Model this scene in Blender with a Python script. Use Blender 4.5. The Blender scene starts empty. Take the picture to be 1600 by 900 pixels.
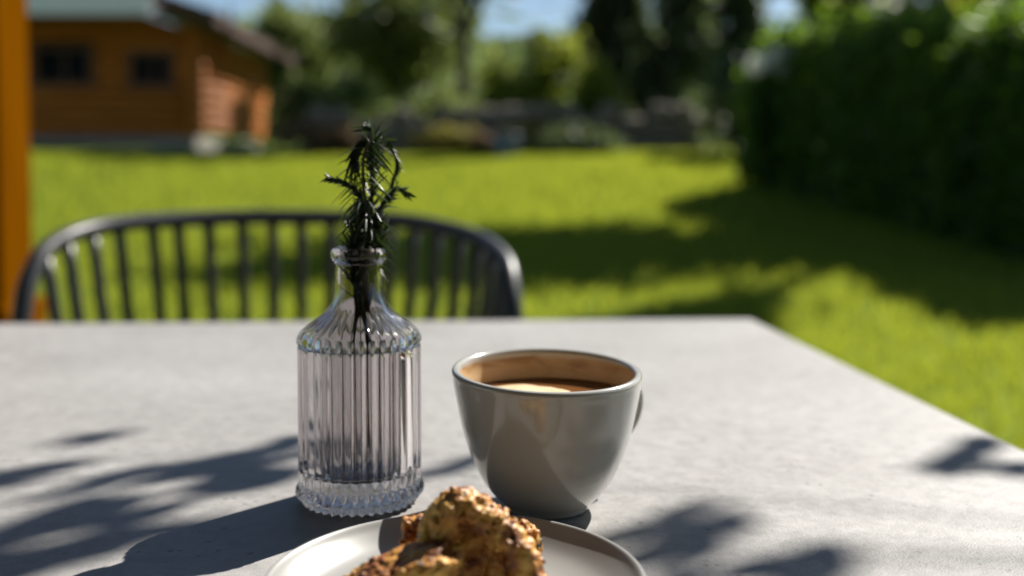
import bpy, bmesh, math, random
import numpy as np
from mathutils import Vector, noise as mnoise

random.seed(7)
rng = np.random.default_rng(11)
SC = bpy.context.scene
COL = SC.collection
R = math.radians

# ------------------------------------------------------------------ camera
ZT = 0.74                                   # table height
cam_d = bpy.data.cameras.new('camera')
cam = bpy.data.objects.new('camera', cam_d); COL.objects.link(cam)
cam.location = (0, 0, ZT + 0.168)
cam.rotation_euler = (R(90 - 2.52), 0, 0)
cam_d.sensor_width = 36.0
cam_d.lens = 36.0 * 1590 / 1600
cam_d.shift_y = -0.0625
cam_d.clip_start = 0.02; cam_d.clip_end = 3000
cam_d.dof.use_dof = True
cam_d.dof.focus_distance = 0.462
cam_d.dof.aperture_fstop = 3.9
cam_d.dof.aperture_blades = 0
SC.camera = cam

# ------------------------------------------------------------------ sky + sun
AZ, EL = R(40.8), R(42.4)                   # azimuth clockwise from +Y
SUN = Vector((math.sin(AZ) * math.cos(EL), math.cos(AZ) * math.cos(EL), math.sin(EL)))
w = bpy.data.worlds.new('World'); SC.world = w; w.use_nodes = True
nt = w.node_tree
bg = nt.nodes['Background']
sky = nt.nodes.new('ShaderNodeTexSky')
sky.sky_type = 'NISHITA'; sky.sun_disc = False
sky.sun_elevation = EL; sky.sun_rotation = AZ
sky.air_density = 1.0; sky.dust_density = 0.3; sky.ozone_density = 2.0
nt.links.new(sky.outputs[0], bg.inputs[0])
bg.inputs[1].default_value = 0.055
sd = bpy.data.lights.new('sun', 'SUN'); sd.energy = 5.0; sd.angle = R(0.53); sd.color = (1, 0.95, 0.87)
so = bpy.data.objects.new('sun', sd); COL.objects.link(so)
so.rotation_euler = (-SUN).to_track_quat('-Z', 'Y').to_euler(); so.location = SUN * 30
vs = SC.view_settings
vs.view_transform = 'Standard'; vs.look = 'None'; vs.exposure = 0.85; vs.gamma = 1.0
vs.use_curve_mapping = False
SC.render.engine = 'CYCLES'
cy = SC.cycles
cy.use_denoising = True
try: cy.denoiser = 'OPENIMAGEDENOISE'
except Exception: pass
cy.max_bounces = 14; cy.transmission_bounces = 12; cy.glossy_bounces = 6; cy.diffuse_bounces = 4
cy.transparent_max_bounces = 8
cy.caustics_reflective = False; cy.caustics_refractive = False
cy.sample_clamp_indirect = 6.0
cy.blur_glossy = 0.3

# ------------------------------------------------------------------ helpers
def tag(o, label=None, cat=None, group=None, kind=None):
    if label: o['label'] = label
    if cat: o['category'] = cat
    if group: o['group'] = group
    if kind: o['kind'] = kind
    return o

def empty(name, loc=(0, 0, 0), rz=0.0):
    o = bpy.data.objects.new(name, None); COL.objects.link(o)
    o.location = loc; o.rotation_euler = (0, 0, rz); o.empty_display_size = 0.1
    return o

def obj(name, me, material=None, parent=None, smooth=True):
    if isinstance(me, bmesh.types.BMesh):
        m = bpy.data.meshes.new(name); me.to_mesh(m); me.free(); me = m
    if material is not None and not me.materials: me.materials.append(material)
    if smooth and len(me.polygons):
        me.polygons.foreach_set('use_smooth', [True] * len(me.polygons))
    o = bpy.data.objects.new(name, me); COL.objects.link(o)
    if parent: o.parent = parent
    return o

def mesh_np(name, V, F):
    """fast mesh from arrays; F is (n,k)"""
    V = np.asarray(V, dtype=np.float32); F = np.asarray(F, dtype=np.int32)
    me = bpy.data.meshes.new(name)
    n, k = F.shape
    me.vertices.add(len(V)); me.vertices.foreach_set('co', V.ravel())
    me.loops.add(n * k); me.loops.foreach_set('vertex_index', F.ravel())
    me.polygons.add(n)
    me.polygons.foreach_set('loop_start', np.arange(0, n * k, k, dtype=np.int32))
    me.polygons.foreach_set('loop_total', np.full(n, k, dtype=np.int32))
    me.update(calc_edges=True); me.validate()
    return me

def box_bm(bm, c, s, bevel=0.0, rz=0.0):
    r = bmesh.ops.create_cube(bm, size=1.0)
    vs_ = r['verts']
    ca, sa = math.cos(rz), math.sin(rz)
    for v in vs_:
        x, y, z = v.co.x * s[0], v.co.y * s[1], v.co.z * s[2]
        v.co = (c[0] + x * ca - y * sa, c[1] + x * sa + y * ca, c[2] + z)
    if bevel > 0:
        es = list({e for v in vs_ for e in v.link_edges})
        bmesh.ops.bevel(bm, geom=es, offset=bevel, segments=2, affect='EDGES', profile=0.5)

def box(name, c, s, material, parent=None, bevel=0.0, rz=0.0):
    bm = bmesh.new(); box_bm(bm, c, s, bevel, rz)
    return obj(name, bm, material, parent, smooth=False)

def catmull(P, n):
    P = [Vector(p) for p in P]
    P = [P[0] * 2 - P[1]] + P + [P[-1] * 2 - P[-2]]
    out = []
    for i in range(1, len(P) - 2):
        a, b, c, d = P[i - 1:i + 3]
        for k in range(n):
            t = k / n
            out.append(0.5 * ((2 * b) + (c - a) * t + (2 * a - 5 * b + 4 * c - d) * t * t + (3 * b - a - 3 * c + d) * t ** 3))
    out.append(P[-2])
    return out

def tube_bm(bm, pts, radii, sides=10, flat=1.0):
    pts = [Vector(p) for p in pts]
    if not isinstance(radii, (list, tuple)): radii = [radii] * len(pts)
    rings = []; up = None
    for i, p in enumerate(pts):
        t = (pts[min(i + 1, len(pts) - 1)] - pts[max(i - 1, 0)]).normalized()
        if up is None:
            up = Vector((0, 0, 1)) if abs(t.z) < 0.9 else Vector((0, 1, 0))
        u = t.cross(up)
        if u.length < 1e-6: u = t.cross(Vector((1, 0, 0)))
        u.normalize(); v = u.cross(t).normalized(); up = v
        rings.append([bm.verts.new(p + (u * math.cos(a) + v * flat * math.sin(a)) * radii[i])
                      for a in (2 * math.pi * k / sides for k in range(sides))])
    for a, b in zip(rings, rings[1:]):
        for k in range(sides):
            bm.faces.new((a[k], a[(k + 1) % sides], b[(k + 1) % sides], b[k]))
    bm.faces.new(rings[0][::-1]); bm.faces.new(rings[-1])

def tube(name, pts, radii, material, parent=None, sides=10, flat=1.0):
    bm = bmesh.new(); tube_bm(bm, pts, radii, sides, flat)
    bmesh.ops.recalc_face_normals(bm, faces=bm.faces)
    return obj(name, bm, material, parent)

def lathe(profile, n=96, rfun=None):
    """profile [(r,z)] open; returns mesh; r=0 ends become poles"""
    V = []; F = []
    m = len(profile)
    for j, (r, z) in enumerate(profile):
        for k in range(n):
            a = 2 * math.pi * k / n
            rr = rfun(a, r, z, j) if rfun else r
            V.append((rr * math.cos(a), rr * math.sin(a), z))
    for j in range(m - 1):
        for k in range(n):
            k2 = (k + 1) % n
            F.append((j * n + k, j * n + k2, (j + 1) * n + k2, (j + 1) * n + k))
    return mesh_np('lathe', V, F)

def smooth_profile(P, n=6):
    return [(max(0.0, p.x), p.z) for p in catmull([(r, 0, z) for r, z in P], n)]

# ------------------------------------------------------------------ materials
def new_mat(name):
    m = bpy.data.materials.new(name); m.use_nodes = True
    n = m.node_tree.nodes; l = m.node_tree.links
    return m, n, l, n['Principled BSDF']

def mat(name, c1, c2=None, rough=0.6, scale=20.0, detail=6.0, bump=0.0, bscale=None, stretch=(1, 1, 1),
        coords='Object', spec=0.5, metal=0.0, rvar=0.0, dist=0.01):
    m, n, l, p = new_mat(name)
    p.inputs['Roughness'].default_value = rough
    p.inputs['Metallic'].default_value = metal
    p.inputs['Specular IOR Level'].default_value = spec
    if c2 is None:
        c2 = tuple(c * 0.8 for c in c1)
    tc = n.new('ShaderNodeTexCoord'); mp = n.new('ShaderNodeMapping')
    mp.inputs['Scale'].default_value = stretch
    l.new(tc.outputs[coords], mp.inputs[0])
    ns = n.new('ShaderNodeTexNoise'); ns.inputs['Scale'].default_value = scale; ns.inputs['Detail'].default_value = detail
    l.new(mp.outputs[0], ns.inputs['Vector'])
    cr = n.new('ShaderNodeValToRGB')
    cr.color_ramp.elements[0].position = 0.32; cr.color_ramp.elements[1].position = 0.68
    cr.color_ramp.elements[0].color = (*c2, 1); cr.color_ramp.elements[1].color = (*c1, 1)
    l.new(ns.outputs['Fac'], cr.inputs[0]); l.new(cr.outputs[0], p.inputs['Base Color'])
    if rvar:
        mr = n.new('ShaderNodeMapRange')
        mr.inputs['To Min'].default_value = max(0.02, rough - rvar); mr.inputs['To Max'].default_value = rough + rvar
        l.new(ns.outputs['Fac'], mr.inputs[0]); l.new(mr.outputs[0], p.inputs['Roughness'])
    if bump:
        n2 = n.new('ShaderNodeTexNoise'); n2.inputs['Scale'].default_value = bscale or scale * 4; n2.inputs['Detail'].default_value = 4
        l.new(mp.outputs[0], n2.inputs['Vector'])
        b = n.new('ShaderNodeBump'); b.inputs['Strength'].default_value = bump; b.inputs['Distance'].default_value = dist
        l.new(n2.outputs['Fac'], b.inputs['Height']); l.new(b.outputs[0], p.inputs['Normal'])
    return m

def leaf_mat(name, c1, c2, trans=(0.2, 0.3, 0.03), fac=0.4, rough=0.5, scale=1.5):
    m, n, l, p = new_mat(name)
    p.inputs['Roughness'].default_value = rough
    p.inputs['Specular IOR Level'].default_value = 0.3
    tc = n.new('ShaderNodeTexCoord')
    ns = n.new('ShaderNodeTexNoise'); ns.inputs['Scale'].default_value = scale; ns.inputs['Detail'].default_value = 5
    l.new(tc.outputs['Object'], ns.inputs['Vector'])
    cr = n.new('ShaderNodeValToRGB')
    cr.color_ramp.elements[0].position = 0.3; cr.color_ramp.elements[1].position = 0.7
    cr.color_ramp.elements[0].color = (*c2, 1); cr.color_ramp.elements[1].color = (*c1, 1)
    l.new(ns.outputs['Fac'], cr.inputs[0]); l.new(cr.outputs[0], p.inputs['Base Color'])
    t = n.new('ShaderNodeBsdfTranslucent'); t.inputs[0].default_value = (*trans, 1)
    mx = n.new('ShaderNodeMixShader'); mx.inputs[0].default_value = fac
    l.new(p.outputs[0], mx.inputs[1]); l.new(t.outputs[0], mx.inputs[2])
    l.new(mx.outputs[0], n['Material Output'].inputs[0])
    return m

M = {}
M['grass'] = leaf_mat('grass_blades', (0.178, 0.215, 0.026), (0.125, 0.175, 0.021), (0.43, 0.49, 0.04), 0.5, 0.6, 0.9)
M['lawn'] = mat('lawn_soil_and_turf', (0.125, 0.175, 0.016), (0.075, 0.125, 0.013), 0.9, 0.8, 8, 0.6, 30, spec=0.1)
M['hedge'] = leaf_mat('hedge_leaves', (0.07, 0.12, 0.024), (0.038, 0.078, 0.018), (0.24, 0.40, 0.03), 0.45, 0.45, 1.2)
M['dark_leaf'] = leaf_mat('dark_tree_leaves', (0.080, 0.105, 0.055), (0.046, 0.068, 0.042), (0.18, 0.24, 0.08), 0.42, 0.5, 0.8)
M['mid_leaf'] = leaf_mat('mid_green_leaves', (0.11, 0.145, 0.045), (0.07, 0.10, 0.032), (0.28, 0.34, 0.09), 0.48, 0.5, 0.9)
M['lime_leaf'] = leaf_mat('yellow_green_leaves', (0.16, 0.20, 0.03), (0.10, 0.14, 0.022), (0.42, 0.48, 0.05), 0.5, 0.5, 0.9)
M['olive_leaf'] = leaf_mat('olive_leaves', (0.18, 0.165, 0.045), (0.11, 0.105, 0.033), (0.36, 0.32, 0.06), 0.45, 0.6, 1.2)
M['rust_leaf'] = leaf_mat('rusty_brown_leaves', (0.20, 0.14, 0.085), (0.12, 0.085, 0.055), (0.36, 0.24, 0.12), 0.42, 0.6, 1.2)
M['bark'] = mat('bark', (0.085, 0.062, 0.045), (0.035, 0.027, 0.02), 0.9, 14, 6, 0.8, 30, stretch=(1, 1, 0.2))
M['post_wood'] = mat('orange_stained_pine', (0.165, 0.055, 0.0008), (0.125, 0.040, 0.0006), 0.75, 5, 7, 0.25, 60, stretch=(6, 6, 0.5), spec=0.0)
M['log_wood'] = mat('orange_stained_logs', (0.48, 0.165, 0.020), (0.34, 0.10, 0.010), 0.6, 3, 6, 0.4, 40, stretch=(0.4, 0.4, 5), spec=0.3)
M['frame_wood'] = mat('brown_window_frame', (0.11, 0.05, 0.03), None, 0.6, 10)
M['roof'] = mat('red_brown_roof_boards', (0.085, 0.035, 0.026), (0.05, 0.022, 0.018), 0.8, 6, 5, 0.4, 30)
M['canopy'] = leaf_mat('pale_translucent_canopy_sheet', (0.48, 0.48, 0.52), (0.42, 0.42, 0.46), (0.42, 0.42, 0.47), 0.5, 0.4, 2)
M['white_paint'] = mat('white_window_paint', (0.82, 0.82, 0.82), (0.76, 0.76, 0.77), 0.5, 12)
M['moss'] = mat('mossy_tiles', (0.13, 0.12, 0.035), (0.09, 0.06, 0.03), 0.95, 4, 6, 0.6, 20)
M['foundation'] = mat('grey_plaster_foundation', (0.26, 0.24, 0.22), (0.18, 0.17, 0.155), 0.9, 4, 6, 0.3, 40)
M['glass_dark'] = mat('dark_window_glass', (0.008, 0.009, 0.011), None, 0.3, 3, spec=0.03)
M['stone'] = mat('field_stone', (0.26, 0.215, 0.165), (0.13, 0.105, 0.08), 0.9, 5, 6, 0.6, 20)
M['petal'] = leaf_mat('white_petals', (0.85, 0.85, 0.82), (0.76, 0.77, 0.74), (0.8, 0.8, 0.75), 0.45, 0.6)
M['pot'] = mat('blue_grey_glazed_pot', (0.15, 0.18, 0.27), (0.10, 0.125, 0.20), 0.4, 9)
M['metal'] = mat('anthracite_powder_coat', (0.045, 0.046, 0.050), (0.036, 0.037, 0.040), 0.38, 300, 2, 0.15, 900, dist=0.0005)
M['paver'] = mat('terrace_pavers', (0.25, 0.24, 0.22), (0.19, 0.18, 0.165), 0.85, 8, 6, 0.3, 80)

# ceramic
def ceramic(name, col, coat=0.6, rough=0.18):
    m, n, l, p = new_mat(name)
    tc = n.new('ShaderNodeTexCoord')
    ns = n.new('ShaderNodeTexNoise'); ns.inputs['Scale'].default_value = 35; ns.inputs['Detail'].default_value = 3
    l.new(tc.outputs['Object'], ns.inputs['Vector'])
    mx = n.new('ShaderNodeMixRGB'); mx.inputs[1].default_value = (*col, 1)
    mx.inputs[2].default_value = (*(c * 0.95 for c in col), 1)
    l.new(ns.outputs['Fac'], mx.inputs[0]); l.new(mx.outputs[0], p.inputs['Base Color'])
    p.inputs['Roughness'].default_value = rough
    p.inputs['Coat Weight'].default_value = coat; p.inputs['Coat Roughness'].default_value = 0.04
    b = n.new('ShaderNodeBump'); b.inputs['Strength'].default_value = 0.05; b.inputs['Distance'].default_value = 0.002
    l.new(ns.outputs['Fac'], b.inputs['Height']); l.new(b.outputs[0], p.inputs['Normal'])
    return m
M['cup'] = ceramic('white_glazed_stoneware', (0.45, 0.445, 0.405))
M['plate'] = ceramic('pale_grey_glazed_stoneware', (0.31, 0.31, 0.298), 0.15, 0.36)

# vase glass
m, n, l, p = new_mat('ribbed_glass')
p.inputs['Base Color'].default_value = (0.665, 0.64, 0.65, 1)
p.inputs['Transmission Weight'].default_value = 1.0
p.inputs['Roughness'].default_value = 0.015
p.inputs['IOR'].default_value = 1.5
M['glass'] = m

# concrete-look table top
m, n, l, p = new_mat('grey_concrete_table_top')
tc = n.new('ShaderNodeTexCoord')
n1 = n.new('ShaderNodeTexNoise'); n1.inputs['Scale'].default_value = 7; n1.inputs['Detail'].default_value = 9; n1.inputs['Roughness'].default_value = 0.62
n2 = n.new('ShaderNodeTexNoise'); n2.inputs['Scale'].default_value = 85; n2.inputs['Detail'].default_value = 6; n2.inputs['Roughness'].default_value = 0.7
n3 = n.new('ShaderNodeTexNoise'); n3.inputs['Scale'].default_value = 900; n3.inputs['Detail'].default_value = 2
vo = n.new('ShaderNodeTexVoronoi'); vo.inputs['Scale'].default_value = 130
for q in (n1, n2, n3, vo): l.new(tc.outputs['Object'], q.inputs['Vector'])
r1 = n.new('ShaderNodeValToRGB'); r1.color_ramp.elements[0].position = 0.3; r1.color_ramp.elements[1].position = 0.72
r1.color_ramp.elements[0].color = (0.300, 0.288, 0.278, 1); r1.color_ramp.elements[1].color = (0.395, 0.385, 0.375, 1)
l.new(n1.outputs['Fac'], r1.inputs[0])
r2 = n.new('ShaderNodeValToRGB'); r2.color_ramp.elements[0].position = 0.35; r2.color_ramp.elements[1].position = 0.65
r2.color_ramp.elements[0].color = (0.80, 0.80, 0.80, 1); r2.color_ramp.elements[1].color = (1.06, 1.06, 1.06, 1)
l.new(n2.outputs['Fac'], r2.inputs[0])
mu = n.new('ShaderNodeMixRGB'); mu.blend_type = 'MULTIPLY'; mu.inputs[0].default_value = 1
l.new(r1.outputs[0], mu.inputs[1]); l.new(r2.outputs[0], mu.inputs[2])
# sparse dark pits: small voronoi cells, only where a coarse noise allows them
pit = n.new('ShaderNodeMath'); pit.operation = 'LESS_THAN'; pit.inputs[1].default_value = 0.20
l.new(vo.outputs['Distance'], pit.inputs[0])
gate = n.new('ShaderNodeMath'); gate.operation = 'GREATER_THAN'; gate.inputs[1].default_value = 0.60
n4 = n.new('ShaderNodeTexNoise'); n4.inputs['Scale'].default_value = 45; n4.inputs['Detail'].default_value = 3
l.new(tc.outputs['Object'], n4.inputs['Vector']); l.new(n4.outputs['Fac'], gate.inputs[0])
pm = n.new('ShaderNodeMath'); pm.operation = 'MULTIPLY'; l.new(pit.outputs[0], pm.inputs[0]); l.new(gate.outputs[0], pm.inputs[1])
pm2 = n.new('ShaderNodeMath'); pm2.operation = 'MULTIPLY'; pm2.inputs[1].default_value = 0.55; l.new(pm.outputs[0], pm2.inputs[0])
mp_ = n.new('ShaderNodeMixRGB'); mp_.inputs[2].default_value = (0.13, 0.125, 0.12, 1)
l.new(pm2.outputs[0], mp_.inputs[0]); l.new(mu.outputs[0], mp_.inputs[1]); l.new(mp_.outputs[0], p.inputs['Base Color'])
mr = n.new('ShaderNodeMapRange'); mr.inputs['To Min'].default_value = 0.42; mr.inputs['To Max'].default_value = 0.62; p.inputs['Specular IOR Level'].default_value = 0.32
l.new(n2.outputs['Fac'], mr.inputs[0]); l.new(mr.outputs[0], p.inputs['Roughness'])
ad = n.new('ShaderNodeMath'); ad.operation = 'MULTIPLY_ADD'; ad.inputs[1].default_value = 0.35
l.new(n3.outputs['Fac'], ad.inputs[0]); l.new(n2.outputs['Fac'], ad.inputs[2])
sb = n.new('ShaderNodeMath'); sb.operation = 'SUBTRACT'; l.new(ad.outputs[0], sb.inputs[0]); l.new(pm.outputs[0], sb.inputs[1])
b = n.new('ShaderNodeBump'); b.inputs['Strength'].default_value = 0.5; b.inputs['Distance'].default_value = 0.0012
l.new(sb.outputs[0], b.inputs['Height']); l.new(b.outputs[0], p.inputs['Normal'])
M['table'] = m

# coffee-stained inside of the cup (stain follows its own ragged tide line)
m, n, l, p = new_mat('coffee_stained_glaze')
tc = n.new('ShaderNodeTexCoord'); mp = n.new('ShaderNodeMapping'); mp.inputs['Scale'].default_value = (28, 28, 90)
l.new(tc.outputs['Object'], mp.inputs[0])
ns = n.new('ShaderNodeTexNoise'); ns.inputs['Scale'].default_value = 1.0; ns.inputs['Detail'].default_value = 7; ns.inputs['Distortion'].default_value = 0.6
l.new(mp.outputs[0], ns.inputs['Vector'])
cr = n.new('ShaderNodeValToRGB')
for e, (pos, c) in zip([cr.color_ramp.elements[0], cr.color_ramp.elements[1]], [(0.30, (0.30, 0.145, 0.055)), (0.75, (0.72, 0.55, 0.34))]):
    e.position = pos; e.color = (*c, 1)
e = cr.color_ramp.elements.new(0.48); e.color = (0.56, 0.38, 0.20, 1)
l.new(ns.outputs['Fac'], cr.inputs[0])
sx = n.new('ShaderNodeSeparateXYZ'); l.new(tc.outputs['Object'], sx.inputs[0])
ma = n.new('ShaderNodeMath'); ma.operation = 'MULTIPLY_ADD'; ma.inputs[1].default_value = 0.006
l.new(ns.outputs['Fac'], ma.inputs[0]); l.new(sx.outputs['Z'], ma.inputs[2])
mr = n.new('ShaderNodeMapRange'); mr.inputs['From Min'].default_value = 0.0715; mr.inputs['From Max'].default_value = 0.0733
l.new(ma.outputs[0], mr.inputs[0])
mx = n.new('ShaderNodeMixRGB'); mx.inputs[2].default_value = (0.58, 0.56, 0.51, 1)
l.new(mr.outputs[0], mx.inputs[0]); l.new(cr.outputs[0], mx.inputs[1]); l.new(mx.outputs[0], p.inputs['Base Color'])
p.inputs['Roughness'].default_value = 0.3
M['stain'] = m

M['coffee'] = mat('milky_coffee', (0.20, 0.085, 0.028), (0.13, 0.05, 0.015), 0.22, 60)
M['foam'] = mat('pale_milk_foam', (0.74, 0.56, 0.35), (0.62, 0.43, 0.24), 0.55, 160, 4, 0.4, 500, dist=0.001)

# cake crumb
m, n, l, p = new_mat('baked_oat_crumb')
tc = n.new('ShaderNodeTexCoord')
a1 = n.new('ShaderNodeTexNoise'); a1.inputs['Scale'].default_value = 95; a1.inputs['Detail'].default_value = 6
a2 = n.new('ShaderNodeTexVoronoi'); a2.inputs['Scale'].default_value = 330
a3 = n.new('ShaderNodeTexNoise'); a3.inputs['Scale'].default_value = 190; a3.inputs['Detail'].default_value = 3
for q in (a1, a2, a3): l.new(tc.outputs['Object'], q.inputs['Vector'])
cr = n.new('ShaderNodeValToRGB')
cr.color_ramp.elements[0].position = 0.30; cr.color_ramp.elements[0].color = (0.055, 0.016, 0.006, 1)
cr.color_ramp.elements[1].position = 0.72; cr.color_ramp.elements[1].color = (0.82, 0.55, 0.15, 1)
for pos, c in ((0.41, (0.26, 0.09, 0.024)), (0.51, (0.54, 0.25, 0.055)), (0.61, (0.66, 0.38, 0.08))):
    e = cr.color_ramp.elements.new(pos); e.color = (*c, 1)
l.new(a1.outputs['Fac'], cr.inputs[0])
dk = n.new('ShaderNodeMath'); dk.operation = 'GREATER_THAN'; dk.inputs[1].default_value = 0.66
l.new(a3.outputs['Fac'], dk.inputs[0])
mx = n.new('ShaderNodeMixRGB'); mx.inputs[2].default_value = (0.028, 0.018, 0.015, 1)
l.new(dk.outputs[0], mx.inputs[0]); l.new(cr.outputs[0], mx.inputs[1]); l.new(mx.outputs[0], p.inputs['Base Color'])
p.inputs['Roughness'].default_value = 0.5
p.inputs['Subsurface Weight'].default_value = 0.12; p.inputs['Subsurface Radius'].default_value = (0.004, 0.002, 0.001); p.inputs['Subsurface Scale'].default_value = 0.5
b = n.new('ShaderNodeBump'); b.inputs['Strength'].default_value = 0.7; b.inputs['Distance'].default_value = 0.0012
l.new(a2.outputs['Distance'], b.inputs['Height']); l.new(b.outputs[0], p.inputs['Normal'])
M['cake'] = m
M['needle'] = leaf_mat('rosemary_needles', (0.030, 0.050, 0.022), (0.012, 0.024, 0.012), (0.05, 0.09, 0.02), 0.2, 0.32, 220)
M['stem'] = mat('rosemary_stem', (0.10, 0.075, 0.035), (0.055, 0.05, 0.025), 0.7, 200)
M['near_leaf'] = leaf_mat('near_tree_leaves', (0.06, 0.11, 0.02), (0.04, 0.08, 0.015), (0.1, 0.16, 0.02), 0.3, 0.45, 8)

# ------------------------------------------------------------------ terrain
def gz(x, y):
    """height of the garden: flat at the table, rising lawn, then a wooded hillside"""
    y = np.asarray(y, dtype=float); x = np.asarray(x, dtype=float)
    sp = lambda t, k: 0.5 * (np.sqrt(t * t + k * k) + t)
    z = 0.100 * sp(y - 4.0, 1.0) - 0.085 * sp(y - 17.0, 2.0) + 0.13 * sp(y - 45, 20)
    z = z + 0.06 * np.sin(x * 0.55 + 0.4) * np.clip((y - 6) / 8, 0, 1) + 0.045 * np.sin(y * 0.6 + x * 0.2) * np.clip((y - 7) / 8, 0, 1)
    return np.where(y < 2.5, 0.0 * z, z - (0.100 * sp(2.5 - 4.0, 1.0) - 0.085 * sp(2.5 - 17.0, 2.0) + 0.13 * sp(2.5 - 45, 20)))
def G(x, y): return float(gz(x, y))

xs = np.concatenate([-np.geomspace(600, 14, 26), np.linspace(-13, 13, 66), np.geomspace(14, 600, 26)])
ys = np.concatenate([np.linspace(-60, -6, 10), np.linspace(-5, 26, 80), np.geomspace(27, 700, 40)])
X, Y = np.meshgrid(xs, ys); Z = gz(X, Y)
nx, ny = len(xs), len(ys)
idx = np.arange(nx * ny).reshape(ny, nx)
F = np.stack([idx[:-1, :-1], idx[:-1, 1:], idx[1:, 1:], idx[1:, :-1]], -1).reshape(-1, 4)
tag(obj('lawn', mesh_np('lawn', np.stack([X, Y, Z], -1).reshape(-1, 3), F), M['lawn']), kind='structure')

# grass blades: real geometry over the part of the lawn that can be seen
N = 330000
gy = 0.2 + 17.8 * rng.random(N) ** 1.15
gx = (rng.random(N) * 2 - 1) * (0.66 * gy + 2.4)
keep = ~((gx < -5.3) & (gy > 17.5)) & ~((gx > -3.35) & (gx < 0.65) & (gy < 2.36))
gx, gy = gx[keep], gy[keep]; N = len(gx)
g0 = gz(gx, gy)
hgt = (0.035 + 0.03 * rng.random(N)) * (0.9 + 0.03 * gy)
wd = (0.0035 + 0.0009 * gy)
an = rng.random(N) * math.pi
ln = (rng.random((N, 2)) - 0.5) * 0.06
V = np.empty((N, 3, 3))
V[:, 0] = np.stack([gx - wd * np.cos(an), gy - wd * np.sin(an), g0 - 0.004], -1)
V[:, 1] = np.stack([gx + wd * np.cos(an), gy + wd * np.sin(an), g0 - 0.004], -1)
V[:, 2] = np.stack([gx + ln[:, 0], gy + ln[:, 1], g0 + hgt], -1)
go = obj('grass', mesh_np('grass', V.reshape(-1, 3), np.arange(3 * N).reshape(-1, 3)), M['grass'], smooth=False)
tag(go, 'short sunlit green grass covering the sloping lawn', 'grass', kind='stuff')

# terrace under the table
box('terrace', (-1.35, -0.6, 0.012), (3.9, 5.8, 0.10), M['paver'], bevel=0.01)['kind'] = 'structure'

# ------------------------------------------------------------------ vegetation makers
def leaf_quads(C, size, flatness=0.5, aspect=0.5):
    n = len(C)
    d = rng.normal(size=(n, 3)); d[:, 2] *= 0.7; d /= np.linalg.norm(d, axis=1)[:, None]
    e = rng.normal(size=(n, 3)); e -= (e * d).sum(1)[:, None] * d; e /= np.linalg.norm(e, axis=1)[:, None]
    s = (size * (0.6 + 0.8 * rng.random(n)))[:, None]
    V = np.empty((n, 4, 3))
    V[:, 0] = C - d * s; V[:, 1] = C + e * s * aspect - d * s * 0.1
    V[:, 2] = C + d * s; V[:, 3] = C - e * s * aspect - d * s * 0.1
    return V.reshape(-1, 3), np.arange(4 * n).reshape(-1, 4)

def crown_points(n, r, clumps, spread, shell=0.35, cone=0.0):
    c = rng.normal(size=(clumps, 3)); c /= np.linalg.norm(c, axis=1)[:, None]
    c *= (shell + (1 - shell) * rng.random(clumps) ** 0.6)[:, None]
    if cone:
        c = np.stack([c[:, 0], c[:, 1], c[:, 2]], -1)
        k = 1 - cone * (c[:, 2] * 0.5 + 0.5); c[:, 0] *= k; c[:, 1] *= k
    w_ = rng.random(clumps) + 0.4; w_ /= w_.sum()
    which = rng.choice(clumps, n, p=w_)
    P = c[which] + rng.normal(size=(n, 3)) * spread * (0.6 + 0.8 * rng.random(clumps))[which][:, None]
    return P * np.asarray(r)

def tree(name, label, cat, x, y, trunk_h, crown_c, r, leaf, n=5000, clumps=40, size=0.12, trunk_r=0.09,
         group=None, cone=0.0, spread=0.2, lean=0.0):
    root = empty(name, (x, y, G(x, y) - 0.03))
    tag(root, label, cat, group)
    top = Vector((crown_c[0], crown_c[1], crown_c[2]))
    bm = bmesh.new()
    pts = catmull([(0, 0, -0.05), (top.x * 0.25 + lean, top.y * 0.2, trunk_h * 0.45), (top.x * 0.7, top.y * 0.7, trunk_h), (top.x, top.y, crown_c[2] + r[2] * 0.45)], 5)
    k = len(pts)
    tube_bm(bm, pts, [trunk_r * (1.25 - 1.0 * (i / (k - 1)) ** 0.8) for i in range(k)], 9)
    for i in range(7):
        a = i * 2.4 + 0.5; s = Vector(pts[int(k * (0.5 + 0.06 * i))])
        e = top + Vector((math.cos(a) * r[0] * 0.7, math.sin(a) * r[1] * 0.7, (i / 7 - 0.35) * r[2]))
        tube_bm(bm, [s, s.lerp(e, 0.5) + Vector((0, 0, 0.1 * r[2])), e], [trunk_r * 0.4, trunk_r * 0.25, trunk_r * 0.08], 6)
    obj('trunk', bm, M['bark'], root)
    P = crown_points(n, r, clumps, spread, cone=cone) + np.array(crown_c)
    P = P[P[:, 2] > 0.02]
    Vv, Ff = leaf_quads(P, np.full(len(P), size))
    obj('crown', mesh_np('crown', Vv, Ff), M[leaf], root, smooth=False)
    return root

def shrub(name, label, x, y, r, leaf, n=3500, clumps=26, size=0.07, cat='shrub', group=None, z0=None):
    root = empty(name, (x, y, G(x, y) if z0 is None else z0))
    tag(root, label, cat, group)
    bm = bmesh.new()
    for i in range(7):
        a = i * 0.9; e = Vector((math.cos(a) * r[0] * 0.6, math.sin(a) * r[1] * 0.6, r[2] * (1.0 + 0.5 * ((i * 37) % 5) / 5)))
        tube_bm(bm, [(0.03 * math.cos(a), 0.03 * math.sin(a), -0.05), (e.x * 0.5, e.y * 0.5, e.z * 0.6), e], [0.022, 0.014, 0.005], 6)
    obj('stem', bm, M['bark'], root)
    P = crown_points(n, r, clumps, 0.2) + np.array((0, 0, r[2] * 0.98))
    P = P[P[:, 2] > 0.0]
    Vv, Ff = leaf_quads(P, np.full(len(P), size))
    obj('foliage', mesh_np('foliage', Vv, Ff), M[leaf], root, smooth=False)
    return root

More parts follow.
